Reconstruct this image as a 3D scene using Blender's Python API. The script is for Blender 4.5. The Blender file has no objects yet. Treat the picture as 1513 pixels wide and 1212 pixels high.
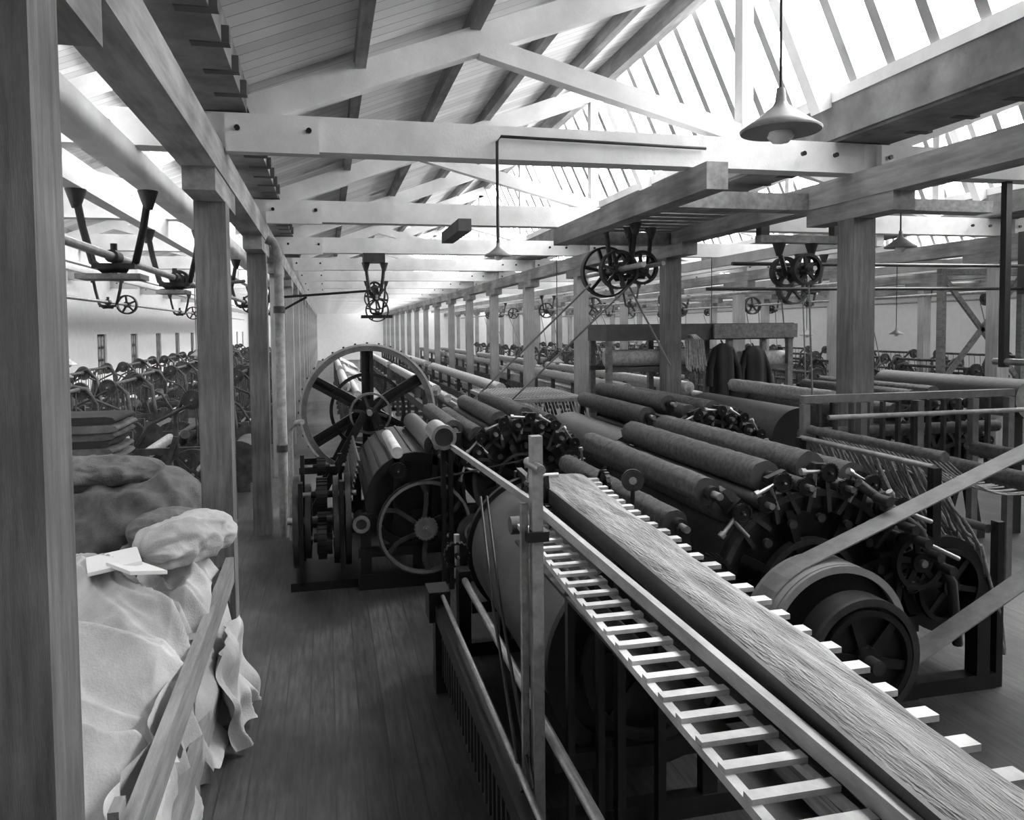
import bpy, math, random
from mathutils import Vector, Matrix, noise
random.seed(7)
C = bpy.context.scene.collection
pi = math.pi

# ---------------------------------------------------------------- materials
M = {}
def mat(name, c, rough=0.6, metal=0.0, var=0.25, scale=4.0, bump=0.0, bscale=60.0, stretch=(1,1,1), plank=None, pw=0.14, spec=0.5, grime=0.0):
    m = bpy.data.materials.new(name); m.use_nodes = True
    nt = m.node_tree; N = nt.nodes; L = nt.links
    bs = N['Principled BSDF']
    bs.inputs['Roughness'].default_value = rough
    bs.inputs['Metallic'].default_value = metal
    bs.inputs['Specular IOR Level'].default_value = spec
    tc = N.new('ShaderNodeTexCoord')
    mp = N.new('ShaderNodeMapping'); mp.inputs['Scale'].default_value = stretch
    L.new(tc.outputs['Object'], mp.inputs['Vector'])
    nz = N.new('ShaderNodeTexNoise'); nz.inputs['Scale'].default_value = scale; nz.inputs['Detail'].default_value = 6
    nz.inputs['Roughness'].default_value = 0.65
    L.new(mp.outputs[0], nz.inputs['Vector'])
    rp = N.new('ShaderNodeValToRGB')
    lo = max(0, c*(1-var)); hi = min(1, c*(1+var))
    rp.color_ramp.elements[0].position = 0.3; rp.color_ramp.elements[0].color = (lo, lo, lo, 1)
    rp.color_ramp.elements[1].position = 0.7; rp.color_ramp.elements[1].color = (hi, hi, hi, 1)
    L.new(nz.outputs['Fac'], rp.inputs['Fac'])
    col = rp.outputs['Color']
    if grime > 0:
        n3 = N.new('ShaderNodeTexNoise'); n3.inputs['Scale'].default_value = 1.3; n3.inputs['Detail'].default_value = 8
        L.new(tc.outputs['Object'], n3.inputs['Vector'])
        r3 = N.new('ShaderNodeValToRGB')
        r3.color_ramp.elements[0].position = 0.38; r3.color_ramp.elements[0].color = (1-grime,)*3+(1,)
        r3.color_ramp.elements[1].position = 0.6; r3.color_ramp.elements[1].color = (1, 1, 1, 1)
        L.new(n3.outputs['Fac'], r3.inputs['Fac'])
        mm = N.new('ShaderNodeMix'); mm.data_type = 'RGBA'; mm.blend_type = 'MULTIPLY'; mm.inputs[0].default_value = 1
        L.new(col, mm.inputs[6]); L.new(r3.outputs['Color'], mm.inputs[7]); col = mm.outputs[2]
    if plank is not None:
        sp = N.new('ShaderNodeSeparateXYZ'); L.new(tc.outputs['Object'], sp.inputs[0])
        d = N.new('ShaderNodeMath'); d.operation = 'DIVIDE'; d.inputs[1].default_value = pw
        L.new(sp.outputs[plank], d.inputs[0])
        fr = N.new('ShaderNodeMath'); fr.operation = 'FRACT'; L.new(d.outputs[0], fr.inputs[0])
        gt = N.new('ShaderNodeMath'); gt.operation = 'LESS_THAN'; gt.inputs[1].default_value = 0.06
        L.new(fr.outputs[0], gt.inputs[0])
        fl = N.new('ShaderNodeMath'); fl.operation = 'FLOOR'; L.new(d.outputs[0], fl.inputs[0])
        wn = N.new('ShaderNodeTexWhiteNoise'); wn.noise_dimensions = '1D'; L.new(fl.outputs[0], wn.inputs['W'])
        mr = N.new('ShaderNodeMapRange'); mr.inputs['To Min'].default_value = 0.8; mr.inputs['To Max'].default_value = 1.1
        L.new(wn.outputs['Value'], mr.inputs['Value'])
        ml = N.new('ShaderNodeMix'); ml.data_type = 'RGBA'; ml.blend_type = 'MULTIPLY'; ml.inputs[0].default_value = 1
        L.new(col, ml.inputs[6]); L.new(mr.outputs[0], ml.inputs[7])
        mx = N.new('ShaderNodeMix'); mx.data_type = 'RGBA'
        L.new(gt.outputs[0], mx.inputs[0]); L.new(ml.outputs[2], mx.inputs[6]); mx.inputs[7].default_value = (c*0.4,)*3+(1,)
        col = mx.outputs[2]
    L.new(col, bs.inputs['Base Color'])
    if bump > 0:
        n2 = N.new('ShaderNodeTexNoise'); n2.inputs['Scale'].default_value = bscale; n2.inputs['Detail'].default_value = 4
        L.new(mp.outputs[0], n2.inputs['Vector'])
        b = N.new('ShaderNodeBump'); b.inputs['Strength'].default_value = bump; b.inputs['Distance'].default_value = 0.02
        L.new(n2.outputs['Fac'], b.inputs['Height']); L.new(b.outputs[0], bs.inputs['Normal'])
    M[name] = m
    return m
mat('whitewash', 0.82, 0.8, var=0.10, scale=3, grime=0.2, bump=0.1)
mat('ceiling_boards', 0.88, 0.85, var=0.04, scale=2, plank=1, pw=0.15, grime=0.08)
mat('column_timber', 0.19, 0.75, var=0.4, scale=5, stretch=(6,6,0.5), bump=0.3, grime=0.5)
mat('column_haze', 0.42, 0.8, var=0.2, scale=5, stretch=(6,6,0.5), grime=0.3)  # paler column timber for the far rows; distance haze put into the colour
mat('beam_timber', 0.36, 0.75, var=0.35, scale=3, stretch=(5,0.6,5), grime=0.45)
mat('bar_timber', 0.40, 0.75, var=0.2, scale=3)
mat('gutter_timber', 0.28, 0.8, var=0.4, scale=3, grime=0.5)
mat('rough_timber', 0.20, 0.8, var=0.4, scale=4, stretch=(5,0.6,5), bump=0.2)
mat('dark_timber', 0.08, 0.7, var=0.3, scale=4)
mat('floorboards', 0.072, 0.5, var=0.5, scale=6, stretch=(6,0.5,1), plank=0, pw=0.15, grime=0.55, bump=0.08)
mat('plaster', 0.80, 0.9, var=0.05)
mat('iron', 0.010, 0.42, var=0.5, scale=8, bump=0.08)
mat('iron_grey', 0.04, 0.45, var=0.5, scale=8, bump=0.05)
mat('haze_iron', 0.07, 0.8, var=0.6, scale=8)  # iron lightened for background machines, bright hazy air painted into its tone
mat('steel', 0.5, 0.35, metal=0.85, var=0.3, scale=12)
mat('bright_rim', 0.32, 0.28, var=0.15, scale=10)
mat('wheel_rim', 0.16, 0.4, var=0.3, scale=10)
mat('sheet_metal', 0.11, 0.42, var=0.2, scale=6)
mat('card_cloth', 0.07, 0.5, var=0.25, scale=20, bump=0.1, bscale=200)
mat('wool', 0.13, 0.9, var=0.5, scale=30, bump=0.7, bscale=220)
mat('fleece', 0.27, 0.98, var=0.55, scale=10, bump=1.0, bscale=80, stretch=(2.2,0.22,1))
mat('slat', 0.55, 0.7, var=0.25, scale=10, grime=0.4)
mat('pole', 0.30, 0.6, var=0.3, scale=5, stretch=(4,1,4))
mat('roving', 0.34, 0.9, var=0.45, scale=30)
mat('leather', 0.24, 0.5, var=0.25, scale=10)
mat('cloth', 0.50, 0.95, var=0.2, scale=4, bump=0.2, bscale=90, grime=0.3)
mat('sackcloth', 0.15, 0.95, var=0.35, scale=6, bump=0.4, bscale=90, grime=0.3)
mat('cloth_dark', 0.03, 0.95, var=0.3)
mat('paper', 0.72, 0.8, var=0.05)
mat('shade', 0.28, 0.45, var=0.2)
mat('bulb', 0.8, 0.1, var=0.02)
mat('yarn', 0.45, 0.9, var=0.4, scale=25)
mat('rope', 0.25, 0.8)

# ---------------------------------------------------------------- builder
def basis(ax):
    ax = Vector(ax).normalized()
    t = Vector((0,0,1)) if abs(ax.z) < 0.9 else Vector((1,0,0))
    u = t.cross(ax).normalized(); v = ax.cross(u).normalized()
    return ax, u, v
class MB:
    def __init__(s): s.v=[]; s.f=[]; s.m=[]; s.s=[]; s.names=[]
    def mi(s, m):
        if m not in s.names: s.names.append(m)
        return s.names.index(m)
    def add(s, vs, fs, m, smooth=False):
        o = len(s.v); s.v += [tuple(p) for p in vs]; k = s.mi(m)
        for f in fs:
            s.f.append(tuple(i+o for i in f)); s.m.append(k); s.s.append(smooth)
    def box(s, x0,x1,y0,y1,z0,z1,m):
        vs=[(x0,y0,z0),(x1,y0,z0),(x1,y1,z0),(x0,y1,z0),(x0,y0,z1),(x1,y0,z1),(x1,y1,z1),(x0,y1,z1)]
        s.add(vs,[(0,3,2,1),(4,5,6,7),(0,1,5,4),(1,2,6,5),(2,3,7,6),(3,0,4,7)],m)
    def beam(s,p0,p1,w,h,m,up=(0,0,1)):
        p0=Vector(p0);p1=Vector(p1);a=(p1-p0).normalized();up=Vector(up)
        if abs(a.dot(up))>0.98: up=Vector((0,1,0))
        sd=a.cross(up).normalized();u=sd.cross(a).normalized()
        vs=[]
        for p in (p0,p1):
            for i,j in ((-1,-1),(1,-1),(1,1),(-1,1)): vs.append(p+sd*(i*w/2)+u*(j*h/2))
        s.add(vs,[(0,1,2,3),(7,6,5,4),(0,4,5,1),(1,5,6,2),(2,6,7,3),(3,7,4,0)],m)
    def cyl(s,p0,p1,r,m,n=20,r2=None,cap=None,fuzz=0,seg=1):
        p0=Vector(p0);p1=Vector(p1);a,u,v=basis(p1-p0)
        r2=r if r2 is None else r2
        vs=[]
        for j in range(seg+1):
            t=j/seg;c=p0.lerp(p1,t);rr=r+(r2-r)*t
            for i in range(n):
                th=2*pi*i/n; q=rr+(random.uniform(-fuzz,fuzz) if fuzz else 0)
                vs.append(c+u*(q*math.cos(th))+v*(q*math.sin(th)))
        fs=[(j*n+i,j*n+(i+1)%n,(j+1)*n+(i+1)%n,(j+1)*n+i) for j in range(seg) for i in range(n)]
        s.add(vs,fs,m,True)
        cm=cap or m
        s.add(vs[:n],[tuple(range(n-1,-1,-1))],cm); s.add(vs[-n:],[tuple(range(n))],cm)
    def ring(s,c,ax,ri,ro,th,m,a0=0,a1=2*pi,n=36,smooth=True):
        c=Vector(c);a,u,v=basis(ax)
        full=abs(a1-a0-2*pi)<1e-4
        k=n if full else n+1
        vs=[]
        for i in range(k):
            t=a0+(a1-a0)*i/n; d=u*math.cos(t)+v*math.sin(t)
            vs+= [c+d*ri-a*th/2,c+d*ro-a*th/2,c+d*ro+a*th/2,c+d*ri+a*th/2]
        side=[];flat=[]
        for i in range(n):
            p=4*i;q=4*((i+1)%k)
            side+=[(p+1,q+1,q+2,p+2),(p+3,q+3,q,p)]
            flat+=[(p,q,q+1,p+1),(p+2,q+2,q+3,p+3)]
        s.add(vs,side,m,smooth); s.add(vs,flat,m)
        if not full: s.add(vs,[(0,1,2,3),(4*n+3,4*n+2,4*n+1,4*n)],m)
    def wheel(s,c,ax,R,w,m='iron',sp=6,rim=0.03,hub=0.06,spw=0.035,rm=None,rot=0.2,curve=0):
        c=Vector(c);a,u,v=basis(ax)
        s.ring(c,a,R-rim,R,w,rm or m)
        s.cyl(c-a*w*0.7,c+a*w*0.7,hub,m,16)
        for i in range(sp):
            t=rot+2*pi*i/sp
            if curve:
                prev=c
                for k in range(1,5):
                    tt=t+curve*math.sin(k/4*pi/1.0)*0.5+curve*k/8
                    q=c+(u*math.cos(tt)+v*math.sin(tt))*((R-rim*0.5)*k/4)
                    s.beam(prev,q,spw,w*0.35,m,up=a); prev=q
            else:
                d=u*math.cos(t)+v*math.sin(t)
                s.beam(c+d*hub*0.5,c+d*(R-rim*0.5),spw,w*0.4,m,up=a)
        s.cyl(c-a*w*1.2,c+a*w*1.2,hub*0.4,'steel',10)
    def gear(s,c,ax,R,w,m='iron',teeth=28,holes=True):
        c=Vector(c);a,u,v=basis(ax)
        s.ring(c,a,R*0.8,R*0.93,w,m,n=28)
        for i in range(teeth):
            t=2*pi*i/teeth;d=u*math.cos(t)+v*math.sin(t)
            s.beam(c+d*R*0.9,c+d*R,R*3/teeth,w,m,up=a)
        s.ring(c,a,R*0.2,R*0.82,w*0.35,m,n=20)
        s.cyl(c-a*w,c+a*w,R*0.22,m,12); s.cyl(c-a*w*1.6,c+a*w*1.6,R*0.1,'steel',10)
    def tube(s,pts,r,m,n=8):
        pts=[Vector(p) for p in pts]
        vs=[]
        for i,p in enumerate(pts):
            d=(pts[min(i+1,len(pts)-1)]-pts[max(i-1,0)])
            a,u,v=basis(d)
            for k in range(n):
                t=2*pi*k/n; vs.append(p+u*(r*math.cos(t))+v*(r*math.sin(t)))
        fs=[(j*n+i,j*n+(i+1)%n,(j+1)*n+(i+1)%n,(j+1)*n+i) for j in range(len(pts)-1) for i in range(n)]
        s.add(vs,fs,m,True)
        s.add(vs[:n],[tuple(range(n-1,-1,-1))],m); s.add(vs[-n:],[tuple(range(n))],m)
    def strip(s,pts,w,th,m,side=(0,1,0)):
        sd=Vector(side).normalized();pts=[Vector(p) for p in pts];vs=[]
        for i,p in enumerate(pts):
            d=(pts[min(i+1,len(pts)-1)]-pts[max(i-1,0)]).normalized();nn=d.cross(sd).normalized()
            vs+=[p-sd*w/2-nn*th/2,p+sd*w/2-nn*th/2,p+sd*w/2+nn*th/2,p-sd*w/2+nn*th/2]
        fs=[]
        for i in range(len(pts)-1):
            a=4*i;b=a+4
            fs+=[(a,a+1,b+1,b),(a+1,a+2,b+2,b+1),(a+2,a+3,b+3,b+2),(a+3,a,b,b+3)]
        s.add(vs,fs,m,False)
    def loft(s,rings,m,n=24,fold=0,folds=7,seed=0):
        vs=[]
        for j,(cx,cy,cz,rx,ry) in enumerate(rings):
            for i in range(n):
                t=2*pi*i/n
                k=1+fold*math.sin(folds*t+seed+j*0.25)+fold*0.7*noise.noise(Vector((math.cos(t)*2+seed,math.sin(t)*2,j*0.5)))
                vs.append((cx+rx*k*math.cos(t),cy+ry*k*math.sin(t),cz))
        fs=[(j*n+i,j*n+(i+1)%n,(j+1)*n+(i+1)%n,(j+1)*n+i) for j in range(len(rings)-1) for i in range(n)]
        s.add(vs,fs,m,True)
        s.add(vs[:n],[tuple(range(n-1,-1,-1))],m,True); s.add(vs[-n:],[tuple(range(n))],m,True)
    def grid(s,fn,nu,nv,m,thick=None):
        vs=[fn(i/nu,j/nv) for j in range(nv+1) for i in range(nu+1)]
        fs=[(j*(nu+1)+i,j*(nu+1)+i+1,(j+1)*(nu+1)+i+1,(j+1)*(nu+1)+i) for j in range(nv) for i in range(nu)]
        s.add(vs,fs,m,True)
    def mesh(s,name):
        me=bpy.data.meshes.new(name); me.from_pydata(s.v,[],s.f)
        for n in s.names: me.materials.append(M[n])
        me.polygons.foreach_set('material_index',s.m); me.polygons.foreach_set('use_smooth',s.s)
        me.update(); return me
    def build(s,name,loc=(0,0,0)):
        return place(s.mesh(name),name,loc)
def place(me,name,loc=(0,0,0),rz=0):
    o=bpy.data.objects.new(name,me); o.location=loc; o.rotation_euler=(0,0,rz); C.objects.link(o); return o

# ---------------------------------------------------------------- room shell
P=5.22; X0=-0.77; YN=-3.0; YF=62.0; LEFT=X0-P; RIGHT=X0+4*P
b=MB(); b.box(LEFT-0.3,RIGHT+0.3,YN,YF+0.3,-0.1,0,'floorboards'); b.build('floor')
b=MB(); wy=[(y,y+0.9) for y in [4.2+3.6*i for i in range(-1,16)]]
prev=YN
for a,c in wy:
    b.box(LEFT-0.25,LEFT,prev,a,0,4.3,'plaster'); prev=c
    b.box(LEFT-0.25,LEFT,a,c,0,1.25,'plaster'); b.box(LEFT-0.25,LEFT,a,c,2.35,4.3,'plaster')
b.box(LEFT-0.25,LEFT,prev,YF,0,4.3,'plaster'); b.build('wall_left')
b=MB()
for a,c in wy:
    for y in (a,a+0.28,a+0.56,c-0.06): b.box(LEFT-0.2,LEFT-0.06,y,y+0.06,1.25,2.35,'iron_grey')
    for z in (1.25,1.6,1.95,2.29): b.box(LEFT-0.2,LEFT-0.1,a,c,z,z+0.06,'iron_grey')
me=b.mesh('window_1'); place(me,'window_1')
b=MB(); b.box(LEFT-0.3,RIGHT+0.3,YF,YF+0.3,0,5.9,'plaster'); b.build('wall_far')
b=MB(); b.box(LEFT-0.3,RIGHT+0.3,YN-0.3,YN,0,5.9,'dark_timber'); b.build('wall_near')
b=MB(); b.box(RIGHT+0.12,RIGHT+0.4,YN,YF,0,4.3,'plaster'); b.build('wall_right')

ez,ex=4.12,0.22; rx,rz=4.30,5.72; gx,gz=P-0.27,4.30
bc=MB(); pu=MB(); gl=MB()
def slope(x): return ez+(rz-ez)*(x-ex)/(rx-ex)
vs=[(ex,YN,ez),(rx,YN,rz),(rx,YF,rz),(ex,YF,ez),(ex,YN,ez+.04),(rx,YN,rz+.04),(rx,YF,rz+.04),(ex,YF,ez+.04)]
bc.add(vs,[(0,1,2,3),(7,6,5,4),(0,4,5,1),(1,5,6,2),(2,6,7,3),(3,7,4,0)],'ceiling_boards')
me_c=bc.mesh('ceiling')
for x in (1.05,1.9,2.75,3.6):
    z=slope(x)-0.08
    pu.beam((x,YN,z),(x,YF,z),0.08,0.15,'beam_timber')
pu.beam((rx-0.02,YN,rz-0.13),(rx-0.02,YF,rz-0.13),0.12,0.24,'beam_timber')
me_p=pu.mesh('roof_purlins')
y=YN
while y<YF:
    gl.beam((rx+0.06,y,rz-0.03),(gx+0.05,y,gz),0.05,0.09,'bar_timber',up=(0,1,0)); y+=0.42 if y<30 else 0.84
gl.beam((gx+0.02,YN,gz),(gx+0.02,YF,gz),0.1,0.1,'whitewash')
me_g=gl.mesh('window_glazing')
for k in range(-1,4):
    xo=X0+k*P
    place(me_c,'ceiling',(xo,0,0)); place(me_p,'roof_purlins',(xo,0,0))
    place(me_g,'window_%d'%(k+3),(xo,0,0))
frames=[2.1+3.6*i for i in range(-1,17)]
t=MB()
t.box(0.0,P,-0.09,0.09,3.67,3.92,'whitewash')
t.beam((ex+0.05,0,slope(ex)-0.17),(rx-0.05,0,rz-0.3),0.12,0.2,'whitewash')
t.beam((rx,0,rz-0.2),(gx-0.06,0,gz-0.1),0.12,0.16,'whitewash')
t.beam((1.95,0,slope(1.95)-0.28),(4.15,0,3.95),0.11,0.15,'whitewash')
t.beam((4.15,0,3.95),(rx-0.15,0,rz-0.4),0.10,0.12,'whitewash')
t.box(0.12,0.75,-0.15,-0.09,3.64,3.90,'whitewash')
for x in (0.2,0.68,4.6,4.9): t.cyl((x,-0.17,3.8),(x,-0.14,3.8),0.02,'iron',8)
me_t=t.mesh('roof_truss')
for k in range(-1,4):
    for fy in frames: place(me_t,'roof_truss',(X0+k*P,fy,0))
t=MB(); t.box(-0.11,0.11,YN,YF,3.45,3.67,'beam_timber'); me_b=t.mesh('longitudinal_beam')
t=MB()
t.box(-0.29,-0.25,YN,YF,3.95,4.30,'gutter_timber'); t.box(0.20,0.26,YN,YF,3.93,4.16,'gutter_timber')
t.box(-0.25,0.20,YN,YF,3.93,3.98,'gutter_timber')
y=YN+0.1
while y<YF:
    t.box(0.10,0.30,y,y+0.07,3.925,4.02,'dark_timber') ; y+=0.45
me_gu=t.mesh('roof_gutter')
w=0.105
t=MB(); t.box(-w,w,-w,w,0,3.30,'column_timber'); me_col=t.mesh('timber_column')
t=MB(); t.box(-w,w,-w,w,0,3.30,'column_haze'); me_col2=t.mesh('timber_column')
t2=MB(); t2.box(-0.1,0.1,-0.55,0.55,3.30,3.45,'beam_timber'); 
me_bol=t2.mesh('bolster')
for k in range(0,5):
    xo=X0+k*P
    place(me_b,'longitudinal_beam',(xo,0,0)); place(me_gu,'roof_gutter',(xo,0,0))
    if k<4:
        for fy in frames:
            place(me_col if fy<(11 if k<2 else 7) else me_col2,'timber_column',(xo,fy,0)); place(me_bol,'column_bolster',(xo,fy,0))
place(me_gu,'roof_gutter',(LEFT,0,0))

# ---------------------------------------------------------------- carding machines
def worker(b,x,z,y0,y1,r,fz=0.0035,m='wool'):
    b.cyl((x,y0+0.06,z),(x,y1-0.06,z),r,m,28,fuzz=fz,seg=60,cap='card_cloth')
    b.cyl((x,y0-0.10,z),(x,y1+0.1,z),0.022,'steel',10)
    b.cyl((x,y0-0.02,z),(x,y0+0.03,z),0.045,'iron',12)
def card_main(b,cx,cz,R,y0,y1,angs,wr=0.1,sprock=True):
    b.cyl((cx,y0+0.05,cz),(cx,y1-0.05,cz),R,'card_cloth',56,cap='iron')
    for y in (y0,y1):
        b.ring((cx,y,cz),(0,1,0),R-0.10,R+0.02,0.05,'iron',0,2*pi,n=56)
        b.ring((cx,y-0.03,cz),(0,1,0),R-0.02,R+0.02,0.05,'iron_grey',0,2*pi,n=56)
        for i in range(8):
            a=i*pi/4+0.3
            b.beam((cx,y-0.02,cz),(cx+math.cos(a)*(R-0.08),y-0.02,cz+math.sin(a)*(R-0.08)),0.05,0.05,'iron',up=(0,1,0))
        b.ring((cx,y-0.02,cz),(0,1,0),R*0.48,R*0.54,0.06,'iron_grey',n=40)
        b.box(cx-R-0.15,cx+R+0.15,y-0.06,y+0.06,0,0.10,'iron')
        b.box(cx-R-0.15,cx+R+0.15,y-0.05,y+0.05,cz-0.32,cz-0.22,'iron')
        for sx in (-1,1):
            b.beam((cx+sx*(R+0.08),y,0.08),(cx+sx*(R-0.05),y,cz-0.25),0.09,0.10,'iron',up=(0,1,0))
            b.beam((cx+sx*0.15,y,0.08),(cx+sx*(R-0.15),y,cz-0.25),0.06,0.08,'iron',up=(0,1,0))
    for i,a in enumerate(angs):
        a=math.radians(a); rr=R+wr+0.035
        ca,sa=math.cos(a),math.sin(a)
        x=cx+ca*rr; z=cz+sa*rr
        worker(b,x,z,y0,y1,wr)
        px,pz=-sa,ca
        for y in (y0-0.03,y1+0.03):
            for o in (-0.05,0.05):
                b.beam((cx+ca*(R-0.12)+px*o*1.5,y,cz+sa*(R-0.12)+pz*o*1.5),(cx+ca*(rr+0.02)+px*o*0.6,y,cz+sa*(rr+0.02)+pz*o*0.6),0.028,0.06,'iron_grey',up=(0,1,0))
            b.beam((x-px*0.065+ca*.02,y-0.03,z-pz*0.065+sa*.02),(x+px*0.065+ca*.02,y-0.03,z+pz*0.065+sa*.02),0.05,0.05,'iron',up=(0,1,0))
            b.cyl((x,y-0.09,z),(x,y-0.05,z),0.042,'iron',14)
            b.cyl((x+px*0.06,y-0.05,z+pz*0.06),(x+px*0.06-ca*0.16,y-0.05,z+pz*0.06-sa*0.16),0.012,'steel',8)
            b.cyl((cx+ca*(R-0.15),y-0.06,cz+sa*(R-0.15)),(cx+ca*(R-0.15),y-0.03,cz+sa*(R-0.15)),0.028,'iron_grey',8)
        b.cyl((x+px*0.03,y0-0.10,z+pz*0.03),(x+px*0.16,y0-0.12,z+pz*0.16),0.012,'steel',8)
        b.cyl((x+px*0.16,y0-0.12,z+pz*0.16),(x+px*0.19,y0-0.12,z+pz*0.19),0.022,'steel',8)
        if sprock:
            b.gear((x,y0-0.13,z),(0,1,0),wr*0.6,0.02,teeth=18)
        a2=a-math.radians(13); r2=R+0.055
        xs=cx+math.cos(a2)*r2; zs=cz+math.sin(a2)*r2
        b.cyl((xs,y0-0.06,zs),(xs,y1+0.06,zs),0.045,'card_cloth',14)
        b.cyl((xs,y0-0.16,zs),(xs,y0-0.02,zs),0.02,'steel',8)
        b.gear((xs,y0-0.10,zs),(0,1,0),0.06,0.02,teeth=14)
def belt_loop(b,c0,r0,c1,r1,y,w,m='leather',cross=False):
    c0=Vector((c0[0],y,c0[1]));c1=Vector((c1[0],y,c1[1]));d=(c1-c0).normalized();n=Vector((-d.z,0,d.x))
    def arc(c,r,s):
        return [c+(n*math.cos(t)+d*s*math.sin(t))*r for t in [pi*i/14 for i in range(15)]]
    A=arc(c0,r0,-1);B=arc(c1,r1,1)
    pts=A+[q for q in reversed(B)]+[A[0]]
    b.strip(pts,w,0.008,m)

# --- foreground carding machine (right)
b=MB()
Y0,Y1=4.1,6.3; cx,cz,R=2.88,0.76,0.62
card_main(b,cx,cz,R,Y0,Y1,[14,38,62,86,110,134],0.10)
worker(b,2.23,1.40,Y0,Y1,0.085); worker(b,2.02,1.22,Y0,Y1,0.08)
for y in (Y0-0.03,Y1+0.03):
    b.beam((2.25,y,1.40),(2.42,y,1.2),0.06,0.05,'iron',up=(0,1,0))
    b.beam((2.02,y,1.22),(2.1,y,0.0),0.07,0.05,'iron',up=(0,1,0))
px_,pz_=2.74,0.63
b.ring((px_,3.76,pz_),(0,1,0),0.41,0.44,0.24,'bright_rim',n=64)
b.ring((px_,3.68,pz_),(0,1,0),0.04,0.41,0.02,'iron',n=48)
b.ring((px_,3.62,pz_),(0,1,0),0.40,0.44,0.02,'bright_rim',n=64)
b.ring((px_,3.48,pz_),(0,1,0),0.04,0.33,0.12,'iron',n=48)
b.ring((px_,3.41,pz_),(0,1,0),0.29,0.33,0.03,'iron_grey',n=48)
b.wheel((px_,3.40,pz_),(0,1,0),0.27,0.04,'iron',6,rim=0.03,hub=0.08,spw=0.05)
b.cyl((px_,3.30,pz_),(px_,4.1,pz_),0.04,'iron_grey',16)
b.beam((px_+0.02,3.94,0),(px_+0.02,3.94,pz_),0.10,0.06,'iron',up=(0,1,0))
b.box(px_-0.3,px_+0.35,3.90,4.0,0,0.06,'iron')
b.gear((2.36,3.98,0.62),(0,1,0),0.2,0.05,teeth=36)
b.gear((2.15,3.97,0.95),(0,1,0),0.13,0.05,teeth=26)
b.wheel((3.50,3.9,0.95),(0,1,0),0.17,0.05,'iron',5)
b.gear((3.42,3.95,1.25),(0,1,0),0.09,0.03,teeth=20)
b.cyl((3.45,3.8,1.1),(3.70,3.8,0.98),0.014,'steel',8); b.cyl((3.3,3.8,1.3),(3.5,3.8,1.22),0.014,'steel',8)
b.tube([(3.1,3.93,1.45),(3.5,3.9,1.15),(3.75,3.9,0.8),(3.8,3.9,0.4)],0.03,'iron_grey')
for i in range(6): b.cyl((3.2+0.09*i,3.9,1.36-0.09*i),(3.2+0.09*i,3.78,1.36-0.09*i),0.03,'iron_grey',10)
b.cyl((3.86,Y0+.05,0.72),(3.86,Y1-.05,0.72),0.30,'card_cloth',40,cap='iron')
b.ring((3.86,Y0,0.72),(0,1,0),0.24,0.31,0.05,'iron')
b.wheel((3.86,Y0-0.06,0.72),(0,1,0),0.24,0.04,'iron',6)
for y in (Y0,Y1):
    b.box(3.5,4.25,y-0.05,y+0.05,0,0.1,'iron'); b.box(4.1,4.2,y-0.05,y+0.05,0.1,0.75,'iron')
dx,dz,dR=1.50,0.78,0.50; d0,d1=3.40,5.35
b.cyl((dx,d0,dz),(dx,d1,dz),dR,'sheet_metal',64,cap='iron')
b.ring((dx,d0-0.02,dz),(0,1,0),dR-0.06,dR+0.02,0.05,'iron',n=64)
b.ring((dx,d1+0.02,dz),(0,1,0),dR-0.06,dR+0.035,0.05,'iron',n=64)
b.wheel((dx,d0-0.08,dz),(0,1,0),0.36,0.05,'iron',6,rim=0.04,hub=0.09,spw=0.06)
for y in (d0-0.05,d1+0.05):
    b.box(0.98,2.15,y-0.04,y+0.04,0,0.1,'iron')
    b.box(1.0,2.15,y-0.04,y+0.04,0.32,0.40,'iron')
    for x in (1.25,1.8,2.1): b.box(x-0.04,x+0.04,y-0.03,y+0.03,0.1,0.45,'iron')
b.cyl((dx,d0-0.2,dz),(dx,d1+0.2,dz),0.04,'steel',12)
b.box(0.66,0.74,2.2,4.95,0.50,0.60,'iron'); b.box(0.62,0.76,4.85,5.05,0.48,0.68,'iron')
b.cyl((0.86,2.2,0.74),(0.86,4.95,0.74),0.022,'steel',12)
b.cyl((0.71,2.2,0.65),(0.71,4.9,0.65),0.014,'steel',10)
b.box(0.82,0.90,4.86,4.98,0.0,0.80,'iron'); b.box(0.66,0.74,4.86,4.98,0,0.5,'iron'); b.box(0.66,0.9,2.2,2.3,0,0.62,'iron')
y=2.3
while y<4.85:
    b.box(0.70,0.735,y,y+0.03,0.12,0.50,'iron_grey'); y+=0.09
b.box(0.715,0.73,2.2,4.9,0.08,0.5,'iron')
b.gear((0.84,5.05,0.86),(0,1,0),0.09,0.05,teeth=16)
b.cyl((0.84,5.05,0.7),(0.84,5.05,1.0),0.02,'steel')
b.wheel((1.75,5.5,1.0),(0,1,0),0.16,0.05,'iron',5); b.gear((1.25,5.48,1.05),(0,1,0),0.1,0.04,teeth=20)
b.box(1.72,1.78,5.42,5.5,0,1.0,'iron'); b.box(1.22,1.28,5.42,5.48,0,1.05,'iron')
b.build('carding_machine')

b=MB()
belt_loop(b,(px_,pz_),0.45,(6.0,2.05),0.25,3.76,0.15)
b.wheel((6.0,3.76,2.05),(0,1,0),0.245,0.2,'iron',6)
b.cyl((6.0,2.0,2.05),(6.0,5.8,2.05),0.03,'steel')
for y in (2.1,5.7):
    b.beam((6.0,y,2.0),(6.0,y,3.67),0.06,0.06,'iron',up=(0,1,0))
b.build('line_shaft_and_drive_belt')

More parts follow.
